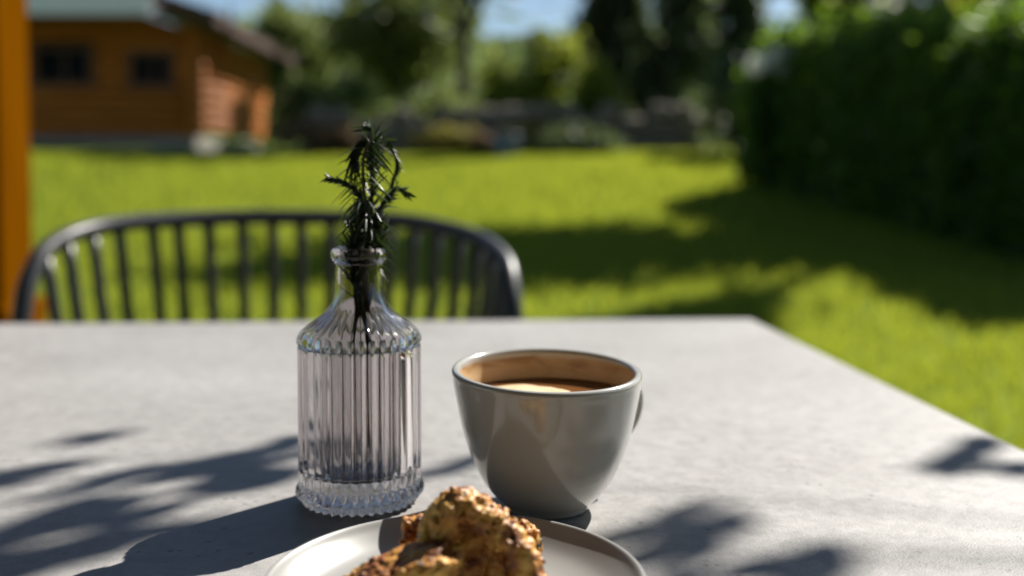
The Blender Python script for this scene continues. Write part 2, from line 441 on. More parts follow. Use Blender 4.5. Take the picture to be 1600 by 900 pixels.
# ------------------------------------------------------------------ log cabin
cab = empty('log_cabin', (-5.75, 18.5, G(-6.5, 18.6) - 0.02))
tag(cab, 'orange stained log cabin with dark windows, brown roof and grey foundation', 'cabin')
FW, SD, HW = 6.0, 5.0, 2.2                    # front width (towards -x), side depth, wall height
FH = 0.30
fd = obj('foundation', (lambda bm: (box_bm(bm, (-FW / 2, SD / 2, FH / 2 - 0.2), (FW + 0.06, SD + 0.06, FH + 0.4), 0.02), bm)[1])(bmesh.new()), M['foundation'], cab, smooth=False)
# openings on the front face: (x0, x1, z0, z1)
OPEN = [(-2.86, -1.80, 1.20, 1.92), (-1.12, -0.36, 1.16, 1.82), (-5.2, -4.2, 1.22, 1.90)]
ch = 0.19
ncourse = int((HW - FH) / ch)
def log(x0, x1, z, y0=0.0, along='x'):
    L = x1 - x0
    bm = bmesh.new(); s = 12
    ring = [(math.cos(2 * math.pi * k / s + 0.26) * 0.085, math.sin(2 * math.pi * k / s + 0.26) * ch * 0.515) for k in range(s)]
    for t in (0, 1):
        for (u, v) in ring:
            bm.verts.new((x0 + L * t, y0 + u, z + v) if along == 'x' else (y0 + u, x0 + L * t, z + v))
    bm.verts.ensure_lookup_table()
    for k in range(s): bm.faces.new((bm.verts[k], bm.verts[(k + 1) % s], bm.verts[s + (k + 1) % s], bm.verts[s + k]))
    bm.faces.new([bm.verts[k] for k in range(s)][::-1]); bm.faces.new([bm.verts[s + k] for k in range(s)])
    bmesh.ops.recalc_face_normals(bm, faces=bm.faces)
    obj('log', bm, M['log_wood'], cab)
for i in range(ncourse):
    z = FH + ch * (i + 0.5)
    segs = [(-FW - 0.2, 0.2)]
    for (a, b_, z0, z1) in OPEN:
        if z0 < z < z1:
            ns_ = []
            for (s0, s1) in segs:
                if s0 < a and s1 > b_: ns_ += [(s0, a), (b_, s1)]
                else: ns_.append((s0, s1))
            segs = ns_
    for s0, s1 in segs: log(s0, s1, z)
    log(-0.2, SD + 0.2, z + ch * 0.5, 0.0, 'y')
for (a, b_, z0, z1) in OPEN:
    wo = empty('window'); wo.parent = cab
    bm = bmesh.new()
    for c, s in (((a + 0.03, -0.03, (z0 + z1) / 2), (0.07, 0.16, z1 - z0)), ((b_ - 0.03, -0.03, (z0 + z1) / 2), (0.07, 0.16, z1 - z0)),
                 (((a + b_) / 2, -0.034, z1 - 0.03), (b_ - a + 0.12, 0.168, 0.07)), (((a + b_) / 2, -0.04, z0 + 0.03), (b_ - a + 0.16, 0.2, 0.07)),
                 (((a + b_) / 2, 0.01, (z0 + z1) / 2), (0.04, 0.06, z1 - z0))):
        box_bm(bm, c, s)
    obj('frame', bm, M['frame_wood'], wo, smooth=False)
    for h in (0, 1):
        xa = a + 0.06 + h * (b_ - a) / 2 - 0.02 * h; xb = a + (b_ - a) / 2 * (h + 1) - 0.03 - 0.03 * h
        box('pane', ((xa + xb) / 2, 0.03, (z0 + z1) / 2), (xb - xa, 0.012, z1 - z0 - 0.1), M['glass_dark'], wo)
# inner dark lining so that windows do not look through to the lawn
box('inner_wall', (-FW / 2, 0.7, HW / 2 + 0.1), (FW - 0.3, 0.05, HW - 0.1), M['frame_wood'], cab)
# gable roof, ridge running away from the garden
rise = 0.34
rf = empty('roof'); rf.parent = cab
hx = FW / 2 + 0.62
for sgn in (1, -1):
    bm = bmesh.new()
    e = (-FW / 2 + sgn * hx, HW + 0.02); r_ = (-FW / 2 - sgn * 0.0, HW + 0.02 + hx * rise)
    th = 0.16
    for y_ in (-0.75, SD + 0.7):
        for (px, pz) in (e, r_): bm.verts.new((px, y_, pz)); bm.verts.new((px, y_, pz + th))
    v = list(bm.verts)
    for f in ((0, 1, 3, 2), (4, 6, 7, 5), (0, 4, 5, 1), (2, 3, 7, 6), (1, 5, 7, 3), (0, 2, 6, 4)): bm.faces.new([v[k] for k in f])
    bmesh.ops.recalc_face_normals(bm, faces=bm.faces)
    obj('roof_slope', bm, M['roof'], rf, smooth=False)
    # mossy tile rows lying on the slope
    for k in range(12):
        t0, t1 = k / 12, (k + 1.25) / 12
        bm = bmesh.new()
        for y_ in (-0.70, SD + 0.65):
            for t, dz in ((t0, 0.035), (min(t1, 1.0), 0.008)):
                px = e[0] + (r_[0] - e[0]) * t; pz = e[1] + (r_[1] - e[1]) * t + th + dz
                bm.verts.new((px, y_, pz)); bm.verts.new((px, y_, pz + 0.03))
        v = list(bm.verts)
        for f in ((0, 1, 3, 2), (4, 6, 7, 5), (0, 4, 5, 1), (2, 3, 7, 6), (1, 5, 7, 3), (0, 2, 6, 4)): bm.faces.new([v[q] for q in f])
        bmesh.ops.recalc_face_normals(bm, faces=bm.faces)
        obj('tile_row', bm, M['moss'], rf, smooth=False)
# gable boards
bm = bmesh.new()
for y_ in (-0.02, 0.03):
    for (px, pz) in ((-FW - 0.1, HW - 0.05), (0.1, HW - 0.05), (-FW / 2, HW + FW / 2 * rise)): bm.verts.new((px, y_, pz))
v = list(bm.verts)
for f in ((0, 1, 2), (5, 4, 3), (0, 3, 4, 1), (1, 4, 5, 2), (2, 5, 3, 0)): bm.faces.new([v[k] for k in f])
obj('gable', bm, M['log_wood'], cab, smooth=False)
# pale canopy over the entrance side
bm = bmesh.new()
cx0, cx1 = -5.6, -0.30
for (x_, y_, z_) in ((cx0, -1.35, 2.30), (cx1, -1.35, 2.30), (cx1 - 0.0, -0.09, 2.66), (cx0, -0.09, 2.66)):
    bm.verts.new((x_, y_, z_)); bm.verts.new((x_, y_, z_ + 0.05))
v = list(bm.verts)
for f in ((0, 2, 4, 6), (1, 7, 5, 3), (0, 1, 3, 2), (2, 3, 5, 4), (4, 5, 7, 6), (6, 7, 1, 0)): bm.faces.new([v[k] for k in f])
bmesh.ops.recalc_face_normals(bm, faces=bm.faces)
obj('canopy', bm, M['canopy'], cab, smooth=False)
box('fascia', ((cx0 + cx1) / 2, -1.385, 2.46), (cx1 - cx0 + 0.06, 0.03, 0.38), M['white_paint'], cab, bevel=0.004)

# ------------------------------------------------------------------ dry stone wall at the top of the lawn
wl = empty('stone_wall', (0, 17.2, 0)); tag(wl, 'low dry stone wall behind plants at the top of the lawn', 'wall')
smesh = []
for i in range(6):
    bm = bmesh.new(); bmesh.ops.create_icosphere(bm, subdivisions=2, radius=0.5)
    for v in bm.verts:
        q = v.co.copy(); m_ = max(abs(q.x), abs(q.y), abs(q.z)); q = q.lerp(q / m_ * 0.5, 0.55)
        v.co = q * (1 + 0.18 * mnoise.noise(q * 3 + Vector((i * 7, 0, 0))))
    me = bpy.data.meshes.new('stone'); bm.to_mesh(me); bm.free(); me.materials.append(M['stone'])
    smesh.append(me)
for row in range(4):
    x_ = -3.6 + 0.15 * (row % 2)
    while x_ < 3.0:
        L = random.uniform(0.28, 0.52)
        if not (row == 3 and random.random() < 0.25):
            o = bpy.data.objects.new('stone', random.choice(smesh)); COL.objects.link(o); o.parent = wl
            o.location = (x_ + L / 2, random.uniform(-0.04, 0.04), G(x_, 17.2) + 0.08 + row * 0.205)
            o.scale = (L * 1.08, 0.42, 0.25); o.rotation_euler = (0, random.uniform(-0.06, 0.06), random.uniform(-0.1, 0.1))
        x_ += L

# ------------------------------------------------------------------ hedge on the right
def hedge(name, label, p0, p1, hh, half, n, leaf):
    root = empty(name, (p0[0], p0[1], 0)); tag(root, label, 'hedge')
    p0 = np.array(p0); p1 = np.array(p1)
    t = rng.random(n) * 1.04 - 0.02
    d = (p1 - p0) / np.linalg.norm(p1 - p0); nrm = np.array([d[1], -d[0]])
    # points near the surface of a rounded box
    u = rng.normal(size=(n, 2)); u /= np.abs(u).max(1)[:, None]
    u *= (1 - 0.28 * rng.random(n) ** 1.6)[:, None]
    bump_ = 1 + 0.05 * np.sin(t * 23 + 1) + 0.05 * np.sin(t * 61 + u[:, 1] * 4)
    off = u[:, 0] * half * bump_
    ground = gz(p0[0] + (p1 - p0)[0] * t, p0[1] + (p1 - p0)[1] * t)
    z = ground + (u[:, 1] * 0.5 + 0.5) * hh * (1 + 0.05 * np.sin(t * 17) + 0.04 * np.sin(t * 41))
    P = np.stack([p0[0] + (p1 - p0)[0] * t + nrm[0] * off, p0[1] + (p1 - p0)[1] * t + nrm[1] * off, z], -1)
    # loose young shoots stand above the clipped top
    ns2 = 7000; t2 = rng.random(ns2); o2 = (rng.random(ns2) * 2 - 1) * half * 0.9
    x2 = p0[0] + (p1 - p0)[0] * t2 + nrm[0] * o2; y2 = p0[1] + (p1 - p0)[1] * t2 + nrm[1] * o2
    sh_ = 0.5 + 0.5 * np.sin(t2 * 37 + o2 * 6) * np.sin(t2 * 11 + 2)
    z2 = gz(x2, y2) + hh * (0.97 + 0.02 * np.sin(t2 * 17)) + 0.30 * rng.random(ns2) ** 1.5 * (0.35 + sh_)
    P += rng.normal(size=P.shape) * 0.05
    P = np.concatenate([P, np.stack([x2, y2, z2], -1)]); n = len(P)
    P[:, 0] -= p0[0]; P[:, 1] -= p0[1]
    V, F = leaf_quads(P, np.full(n, 0.055))
    obj('foliage', mesh_np('foliage', V, F), M[leaf], root, smooth=False)
    bm = bmesh.new(); L = float(np.linalg.norm(p1 - p0))
    k = 0.15
    while k < L:
        q = p0 + d * k
        tube_bm(bm, [(q[0] - p0[0], q[1] - p0[1], G(*q) - 0.05), (q[0] - p0[0] + random.uniform(-.1, .1), q[1] - p0[1] + random.uniform(-.1, .1), G(*q) + hh * 0.5),
                     (q[0] - p0[0] + random.uniform(-.2, .2), q[1] - p0[1] + random.uniform(-.2, .2), G(*q) + hh * 0.85)], [0.04, 0.03, 0.01], 6)
        k += 0.35
    obj('stem', bm, M['bark'], root)
    return root
hedge('clipped_hedge', 'tall dark clipped hedge shading the lawn beside the table', (4.20, 6.7), (3.30, 11.4), 1.56, 0.62, 50000, 'hedge')

# ------------------------------------------------------------------ trees and shrubs behind the lawn
BG = 'trees behind the lawn'
def at(px, d): return (px - 800) / 1590 * d
tree('broadleaf_tree', 'tree standing behind the hedge, casting the broad shadow across the lawn', 'tree', 4.05, 11.6, 2.6, (-0.30, -0.1, 4.55), (2.0, 0.70, 0.62), 'mid_leaf', 7500, 52, 0.12, 0.13, BG)
tree('slender_tree', 'slender tree beside the hedge, casting the narrow shadow near the table', 'tree', 4.75, 9.75, 3.5, (0, 0, 5.3), (0.30, 0.42, 0.9), 'mid_leaf', 2600, 22, 0.10, 0.07, BG)
tree('broadleaf_tree', 'tree with a single dark trunk behind the stone wall', 'tree', at(722, 21), 21, 3.0, (0.1, 0, 4.7), (1.6, 1.4, 1.5), 'dark_leaf', 6000, 44, 0.13, 0.17, BG)
for px, d, h, rr, lab in ((955, 21, 5.2, 0.95, 'dark conifer beside the yellow green shrub'), (1045, 19.5, 5.6, 1.1, 'broad dark conifer between two other conifers'),
                          (1140, 21, 5.0, 1.0, 'dark conifer behind the white flowering shrub')):
    tree('conifer', lab, 'conifer', at(px, d), d, 1.2, (0, 0, h * 0.52), (rr, rr, h * 0.5), 'dark_leaf', 6000, 60, 0.12, 0.13, BG, cone=0.75, spread=0.13)
tree('broadleaf_tree', 'yellow green tree showing above the hedge end', 'tree', at(1290, 17), 17, 2.0, (0, 0, 3.1), (0.9, 0.8, 0.75), 'lime_leaf', 3600, 30, 0.10, 0.08, BG)
tree('broadleaf_tree', 'leafy green tree rising behind the middle of the hedge', 'tree', 6.3, 14.0, 1.2, (0, 0, 2.5), (1.5, 0.9, 1.3), 'mid_leaf', 5200, 44, 0.10, 0.09, BG)
tree('broadleaf_tree', 'bright green tree rising behind the hedge end nearest the table', 'tree', 6.1, 11.2, 1.0, (0, 0, 2.1), (1.3, 0.8, 1.1), 'lime_leaf', 4200, 44, 0.09, 0.08, BG)
tree('broadleaf_tree', 'dusky green tree behind the shrubs next to the cabin', 'tree', at(625, 24), 24, 1.6, (0, 0, 2.7), (1.5, 1.1, 1.35), 'mid_leaf', 5200, 40, 0.13, 0.12, BG)
tree('broadleaf_tree', 'dark tree standing at the far corner of the cabin', 'tree', at(455, 26), 26, 1.6, (0, 0, 2.3), (1.0, 1.0, 1.1), 'mid_leaf', 4000, 36, 0.13, 0.12, BG)
SG = 'shrubs around the stone wall'
shrub('leafy_shrub', 'green shrub growing above the wall next to the cabin', at(515, 19.5), 19.5, (0.95, 0.7, 0.75), 'mid_leaf', group=SG)
shrub('leafy_shrub', 'yellow green shrub growing above the stone wall in the sun', at(835, 19), 19, (0.95, 0.8, 1.12), 'lime_leaf', 4600, group=SG)
shrub('leafy_shrub', 'green shrub behind the tree trunk and the wall', at(680, 20), 20, (0.8, 0.7, 0.62), 'mid_leaf', group=SG)
shrub('leafy_shrub', 'yellow green shrub at the foot of the dark conifers', at(925, 18.3), 18.3, (0.45, 0.5, 0.75), 'lime_leaf', 2200, group=SG)
shrub('border_plant', 'mustard olive plant in front of the stone wall', at(845, 16.6), 16.6, (0.6, 0.4, 0.26), 'olive_leaf', 2000, 20, 0.05, 'plant', SG)
shrub('border_plant', 'olive plant in front of the wall behind the rosemary', at(690, 16.6), 16.6, (0.5, 0.4, 0.24), 'olive_leaf', 1800, 20, 0.05, 'plant', SG)
shrub('border_plant', 'rusty brown plant in front of the wall near the cabin', at(500, 16.8), 16.8, (0.7, 0.4, 0.28), 'rust_leaf', 2200, 20, 0.05, 'plant', SG)
shrub('border_plant', 'rusty plant spreading low beside the blue grey pot', at(760, 16.7), 16.7, (0.4, 0.3, 0.2), 'rust_leaf', 1400, 20, 0.05, 'plant', SG)
shrub('border_plant', 'dark green plant at the right end of the low wall'.replace('right end', 'shaded end'), at(900, 15.6), 15.6, (0.6, 0.4, 0.22), 'dark_leaf', 2000, 20, 0.05, 'plant', SG)
shrub('leafy_shrub', 'dark shrub growing past the far corner of the cabin', at(452, 24.5), 24.5, (0.5, 0.5, 0.75), 'dark_leaf', 2200, group=SG)
shrub('leafy_shrub', 'dark shrub between the conifers and the hedge', at(1165, 15.5), 15.5, (0.55, 0.6, 0.8), 'dark_leaf', 3200, group=SG)

# white flowering shrub
fx, fy = at(1206, 10.9), 10.9
fs = shrub('flowering_shrub', 'shrub with round white blossoms growing against the hedge end', fx, fy, (0.36, 0.30, 0.66), 'hedge', 2600, size=0.05, cat='shrub')
for (dx, dz, rr) in ((-0.27, 1.30, 0.105), (-0.07, 1.37, 0.11), (0.10, 1.42, 0.115), (0.27, 1.37, 0.09), (0.03, 1.24, 0.08)):
    P = rng.normal(size=(260, 3)); P /= np.linalg.norm(P, axis=1)[:, None]
    P = P * rr * (0.8 + 0.25 * rng.random((260, 1))) + np.array((dx, -0.38, dz))
    V, F = leaf_quads(P, np.full(260, 0.018), aspect=0.8)
    obj('blossom', mesh_np('blossom', V, F), M['petal'], fs, smooth=False)

# blue grey pot on the lawn's edge
pp = smooth_profile([(0.0, 0.0), (0.12, 0.0), (0.15, 0.06), (0.19, 0.2), (0.205, 0.32), (0.215, 0.35), (0.205, 0.37), (0.185, 0.36), (0.17, 0.3), (0.0, 0.3)], 4)
px_, py_ = at(792, 15.0), 15.0
pot = obj('garden_pot', lathe(pp, 32), M['pot']); pot.location = (px_, py_, G(px_, py_) - 0.01)
tag(pot, 'blue grey garden pot at the top edge of the lawn', 'pot')

# far wooded hillside
N = 26000
wy = 36 + 230 * rng.random(N) ** 1.2; wx = (rng.random(N) * 2 - 1) * (wy * 0.75 + 10)
tid = np.floor(wx / 4.5) * 131 + np.floor(wy / 4.5)
hh = 2.5 + 3.5 * ((np.sin(tid * 12.9898) * 43758.5453) % 1)
lowgap = np.abs(wx / wy - 0.015) < 0.05
hh = np.where(lowgap, hh * 0.85, hh)
C = np.stack([wx, wy, gz(wx, wy) + hh * rng.random(N) ** 0.7], -1)
V, F = leaf_quads(C, 0.45 + 0.004 * wy)
tag(obj('distant_wood', mesh_np('wood', V, F), M['dark_leaf'], smooth=False), 'far wooded hillside seen between the garden trees', 'wood', kind='stuff')

# ------------------------------------------------------------------ veranda post
pr = empty('veranda_post', (-1.182, 2.275, 0.0)); tag(pr, 'orange stained wooden veranda post behind the chair', 'post')
box('shaft', (0, 0, 1.52), (0.15, 0.15, 2.16), M['post_wood'], pr, bevel=0.008)
box('plinth', (0, 0.005, 0.35), (0.184, 0.205, 0.57), M['post_wood'], pr, bevel=0.01)
box('beam', (-0.9, 0, 2.69), (2.2, 0.16, 0.18), M['post_wood'], pr, bevel=0.008)

# unseen wall and roof, added to cut sky light and darken the glaze's reflections
M['dark_board'] = mat('dark_stained_boards', (0.055, 0.042, 0.032), (0.035, 0.027, 0.021), 0.7, 5, 6, 0.3, 60, stretch=(6, 6, 0.5))  # dark, so the added wall and roof bounce little light
hw = empty('sky_blocking_wall', (0, -1.9, 0.05)); tag(hw, 'unseen dark board wall added behind the table to block sky light', 'house')
bmesh_board = None
for i in range(42):
    x_ = -4.6 + 0.2 * i
    if bmesh_board is None:
        o = box('board', (0, 0, 1.45), (0.19, 0.03, 2.9), M['dark_board'], hw, bevel=0.006); bmesh_board = o.data
    else:
        o = bpy.data.objects.new('board', bmesh_board); COL.objects.link(o); o.parent = hw
    o.location = (x_, 0.012 * (i % 2), 0)
wo = empty('window', (0.75, 0.055, 1.45)); wo.parent = hw  # window belongs to the added wall, met only in reflections
bm = bmesh.new()
for c, s_ in (((-0.5, 0, 0), (0.08, 0.06, 1.2)), ((0.5, 0, 0), (0.08, 0.06, 1.2)), ((0, 0.002, 0.6), (1.1, 0.06, 0.08)), ((0, 0.002, -0.6), (1.1, 0.06, 0.08)), ((0, 0.004, 0), (0.05, 0.05, 1.14))): box_bm(bm, c, s_)
obj('frame', bm, M['white_paint'], wo, smooth=False)
for sx_ in (-1, 1): box('pane', (sx_ * 0.24, 0.0, 0), (0.43, 0.01, 1.12), M['glass_dark'], wo)
vr_ = empty('sky_blocking_roof', (0, 0, 2.79)); tag(vr_, 'unseen dark boarded roof added above the table to block sky light', 'roof')  # added overhead, out of view, to lower the ambient sky light
for i in range(16):
    y_ = -1.8 + 0.185 * i
    box('roof_board', (-1.0, y_, 0.02), (8.0, 0.18, 0.03), M['dark_board'], vr_, bevel=0.004)
for i in range(7):
    y_ = 1.16 + 0.185 * i
    box('roof_board', (-3.05, y_, 0.02), (3.9, 0.18, 0.03), M['dark_board'], vr_, bevel=0.004)

# ------------------------------------------------------------------ chair
chr_ = empty('garden_chair', (-0.323, 1.45, 0.05)); tag(chr_, 'dark metal garden armchair with curved slatted back at the table', 'chair')
def cl(x, y, z): return Vector((x + 0.323, y - 1.45, z - 0.05))
railp = [cl(-0.664, 1.300, 0.062), cl(-0.652, 1.318, 0.55), cl(-0.648, 1.335, 0.715), cl(-0.645, 1.365, 0.785), cl(-0.634, 1.42, 0.822), cl(-0.595, 1.51, 0.840),
         cl(-0.50, 1.60, 0.8455), cl(-0.40, 1.640, 0.847), cl(-0.25, 1.640, 0.845), cl(-0.145, 1.600, 0.839), cl(-0.055, 1.515, 0.822),
         cl(-0.012, 1.425, 0.797), cl(0.000, 1.37, 0.757), cl(0.004, 1.338, 0.69), cl(0.008, 1.318, 0.55), cl(0.018, 1.300, 0.062)]
rail = catmull(railp, 10)
tube('rail', rail, 0.0125, M['metal'], chr_, 14)
# arc-length positions of the slats
arc = [0.0]
for a, b_ in zip(rail, rail[1:]): arc.append(arc[-1] + (b_ - a).length)
i0 = 36; i1 = len(rail) - 34
ns_ = 20
seat_pts = []
for k in range(ns_):
    s = arc[i0] + (arc[i1] - arc[i0]) * k / (ns_ - 1)
    j = min(range(len(arc)), key=lambda q: abs(arc[q] - s))
    top = rail[j]
    bot = Vector((top.x * 0.74, (top.y + 0.0) * 0.80 - 0.01, 0.40))
    seat_pts.append(bot)
    mid = top.lerp(bot, 0.5) + Vector((top.x, top.y, 0)).normalized() * 0.012
    tube('slat', catmull([top + Vector((0, 0, -0.006)), mid, bot], 5), 0.0088, M['metal'], chr_, 8)
tube('seat_frame', catmull([Vector((-0.262, -0.20, 0.40))] + seat_pts[1:-1] + [Vector((0.262, -0.20, 0.40))], 3), 0.011, M['metal'], chr_, 10)
tube('seat_frame', [(-0.27, -0.20, 0.40), (0.27, -0.20, 0.40)], 0.011, M['metal'], chr_, 10)
for k in range(9):
    x_ = -0.22 + 0.055 * k
    tube('seat_slat', [(x_, -0.20, 0.405), (x_, 0.135 - 0.9 * x_ * x_, 0.402)], 0.011, M['metal'], chr_, 8, flat=0.5)
for sx_ in (-1, 1):
    tube('leg', [(sx_ * 0.19, 0.10, 0.40), (sx_ * 0.24, 0.22, 0.012)], [0.0125, 0.010], M['metal'], chr_, 10)
    tube('side_bar', [(sx_ * 0.262, -0.20, 0.40), (sx_ * 0.330, -0.134, 0.40)], 0.010, M['metal'], chr_, 8)
# feet rest on the terrace
chr_.location.z = 0.05

# ------------------------------------------------------------------ table
tb = empty('garden_table', (0.289, 1.222, 0.0), R(2.8)); tag(tb, 'grey concrete-look garden table with slim dark frame', 'table')
bm = bmesh.new(); box_bm(bm, (-0.85, -0.475, ZT - 0.009), (1.70, 0.95, 0.018), 0.0022)
obj('table_top', bm, M['table'], tb, smooth=False)
bm = bmesh.new()
for c, s in (((-0.85, -0.06, ZT - 0.045), (1.54, 0.04, 0.05)), ((-0.85, -0.89, ZT - 0.045), (1.54, 0.04, 0.05)),
             ((-0.10, -0.475, ZT - 0.0455), (0.04, 0.79, 0.05)), ((-1.60, -0.475, ZT - 0.0455), (0.04, 0.79, 0.05))):
    box_bm(bm, c, s, 0.003)
obj('apron', bm, M['metal'], tb, smooth=False)
for x_ in (-0.055, -1.645):
    for y_ in (-0.06, -0.89):
        box('leg', (x_, y_, (ZT - 0.018) / 2 + 0.031), (0.045, 0.045, ZT - 0.018 - 0.062), M['metal'], tb, bevel=0.004)

# ------------------------------------------------------------------ glass vase
vz = empty('glass_vase', (-0.0795, 0.527, ZT + 0.0003)); tag(vz, 'ribbed clear glass bud vase holding rosemary beside the coffee cup', 'vase')
outer = [(0.0, 0.0012), (0.018, 0.0012), (0.0262, 0.0), (0.0288, 0.0015), (0.0306, 0.005), (0.0311, 0.0085), (0.0307, 0.0105), (0.0303, 0.0115), (0.0306, 0.013), (0.0308, 0.02),
         (0.0308, 0.04), (0.0308, 0.06), (0.0308, 0.0795), (0.0309, 0.082), (0.0313, 0.0845), (0.0310, 0.087), (0.0302, 0.0888), (0.0272, 0.0915), (0.0225, 0.0950), (0.0178, 0.0990),
         (0.0147, 0.1035), (0.0130, 0.1085), (0.0123, 0.114), (0.0121, 0.120), (0.0123, 0.1243), (0.0134, 0.1258), (0.0143, 0.1275), (0.0145, 0.1298), (0.0138, 0.1318), (0.0126, 0.1325)]
inner = [(0.0113, 0.1318), (0.0104, 0.129), (0.0100, 0.122), (0.0100, 0.114), (0.0107, 0.108), (0.0125, 0.1025), (0.0157, 0.0975), (0.0205, 0.0935), (0.0250, 0.0900), (0.0274, 0.086),
         (0.0279, 0.08), (0.0280, 0.05), (0.0280, 0.022), (0.0270, 0.0175), (0.0240, 0.0158), (0.015, 0.0152), (0.0, 0.0150)]
op = smooth_profile(outer, 4); ip = smooth_profile(inner, 3)
NO = len(op)
def vr(a, r, z, j):
    if j >= NO: return r
    f = abs(math.sin(18 * a)) ** 0.8 - 0.6
    if z < 0.0112:
        k = max(0.0, min(1, (r - 0.018) / 0.008))
        g = 1.3 * abs(math.sin(18 * a + 200 * (z - 0.006)) * math.sin(18 * a - 200 * (z - 0.006))) ** 0.8 - 0.5
        return r + 0.0034 * k * g
    if z < 0.0815: return r + 0.0026 * f
    if z < 0.0885: return r + 0.0026 * f * (0.5 + 0.5 * math.cos((z - 0.0848) / 0.0035 * 2.2))
    k = max(0.0, min(1.0, (r - 0.0150) / 0.010)) if z < 0.11 else 0
    return r + 0.0012 * f * k
body = obj('body', lathe(op + ip, 36 * 9, vr), M['glass'], vz)

# ------------------------------------------------------------------ rosemary sprigs
def vp(px, py, dy=0.0):
    """photo reading -> point near the vase axis plane"""
    d = 0.527 + dy
    return Vector(((px - 800) / 1590 * d, d, ZT + 0.168 - (py - 280) / 1590 * d))
def sprig(label, pts, n0, nl, dens, upness, seed, droop=0.25, thin=1.0):
    rnd = random.Random(seed)
    base = pts[0].copy()
    root = empty('rosemary_sprig', base); tag(root, label, 'rosemary', 'rosemary sprigs in the glass vase')
    P = [p_ - base for p_ in pts]
    c = catmull(P, 14)
    k = len(c)
    tube('stem', c, [0.0011 * (1 - 0.65 * i / (k - 1)) + 0.0002 for i in range(k)], M['stem'], root, 7)
    V = []; F = []
    i = int(n0 * k)
    while i < k:
        t = (c[min(i + 1, k - 1)] - c[max(0, i - 1)]).normalized()
        a0 = rnd.random() * 6.28
        for q in range(dens):
            a = a0 + q * 6.28 / dens + rnd.uniform(-.3, .3)
            u = t.orthogonal().normalized(); v_ = t.cross(u)
            out = u * math.cos(a) + v_ * math.sin(a)
            L = nl * rnd.uniform(0.65, 1.2) * (1.0 - 0.35 * (i / k) ** 4)
            dirn = (t * upness + out * rnd.uniform(0.3, 0.8) + Vector((0, 0, -droop))).normalized()
            side = dirn.cross(out)
            if side.length < 1e-4: continue
            side.normalize(); nn = side.cross(dirn)
            wv = rnd.uniform(0.0006, 0.00095) * thin
            b0 = len(V); segs = 5
            for s_ in range(segs + 1):
                f = s_ / segs
                cpt = c[i] + dirn * L * f + out * (L * 0.20 * f * f) * rnd.uniform(0.7, 1.2) + Vector((0, 0, -0.6 * droop * L * f * f))
                ww = wv * (math.sin(math.pi * min(1, 0.12 + 0.86 * f)) ** 0.6)
                V += [cpt - side * ww - nn * ww * 0.35, cpt + nn * ww * 0.35, cpt + side * ww - nn * ww * 0.35]
            for s_ in range(segs):
                r0 = b0 + 3 * s_
                F += [(r0, r0 + 1, r0 + 4, r0 + 3), (r0 + 1, r0 + 2, r0 + 5, r0 + 4)]
        i += 1 + (rnd.random() < 0.5)
    nd = obj('needles', mesh_np('needles', [tuple(v) for v in V], F), M['needle'], root); nd['kind'] = 'stuff'
    return root
sprig('tallest rosemary sprig rising straight out of the vase', [vp(548, 742), vp(556, 600, .004), vp(566, 470, .004), vp(572, 395, .002), vp(580, 340), vp(581, 290), vp(583, 245), vp(588, 214, .003), vp(581, 203, .004)], 0.30, 0.0140, 2, 1.5, 1, 0.35)
sprig('rosemary sprig with its tip curling down and long hanging needles', [vp(575, 742, .005), vp(565, 600, .0), vp(560, 470, .0), vp(568, 395, .0), vp(576, 345, -.003), vp(569, 300, -.004), vp(568, 250, -.005), vp(576, 221, -.004), vp(561, 222, -.003), vp(552, 246, -.004)], 0.32, 0.0140, 2, 0.9, 6, 1.0)
sprig('rosemary sprig bowing over towards the log cabin', [vp(590, 742, .006), vp(575, 580, -.004), vp(562, 460, -.004), vp(560, 390, -.003), vp(574, 345, -.004), vp(562, 306, -.006), vp(544, 289, -.007), vp(519, 279, -.008)], 0.40, 0.0085, 2, 1.7, 2, 0.15)
sprig('rosemary sprig arching over towards the coffee cup', [vp(535, 742, -.006), vp(556, 590, .002), vp(575, 470, .004), vp(582, 395, .004), vp(584, 345, .004), vp(600, 316, .006), vp(616, 297, .007), vp(630, 299, .009)], 0.40, 0.0090, 2, 1.6, 3, 0.3)
sprig('thin rosemary sprig looping over with its tip hanging down', [vp(570, 742, .008), vp(566, 590, .008), vp(570, 470, .007), vp(575, 395, .006), vp(576, 330, .008), vp(588, 262, .010), vp(596, 222, .011), vp(610, 231, .011), vp(621, 255, .010), vp(612, 290, .009)], 0.38, 0.0075, 2, 1.8, 4, 0.2, 0.8)
sprig('short bushy rosemary sprig leaning on the rim of the vase', [vp(565, 700, -.008), vp(560, 560, -.004), vp(554, 450, -.006), vp(550, 392, -.007), vp(556, 360, -.005), vp(562, 336, -.004)], 0.36, 0.0125, 4, 1.1, 5, 0.0)
sprig('short rosemary sprig rising close behind the vase rim', [vp(540, 700, .006), vp(560, 560, .006), vp(582, 450, .007), vp(592, 394, .007), vp(594, 365, .006), vp(590, 345, .005)], 0.36, 0.0115, 3, 1.1, 7, 0.0)

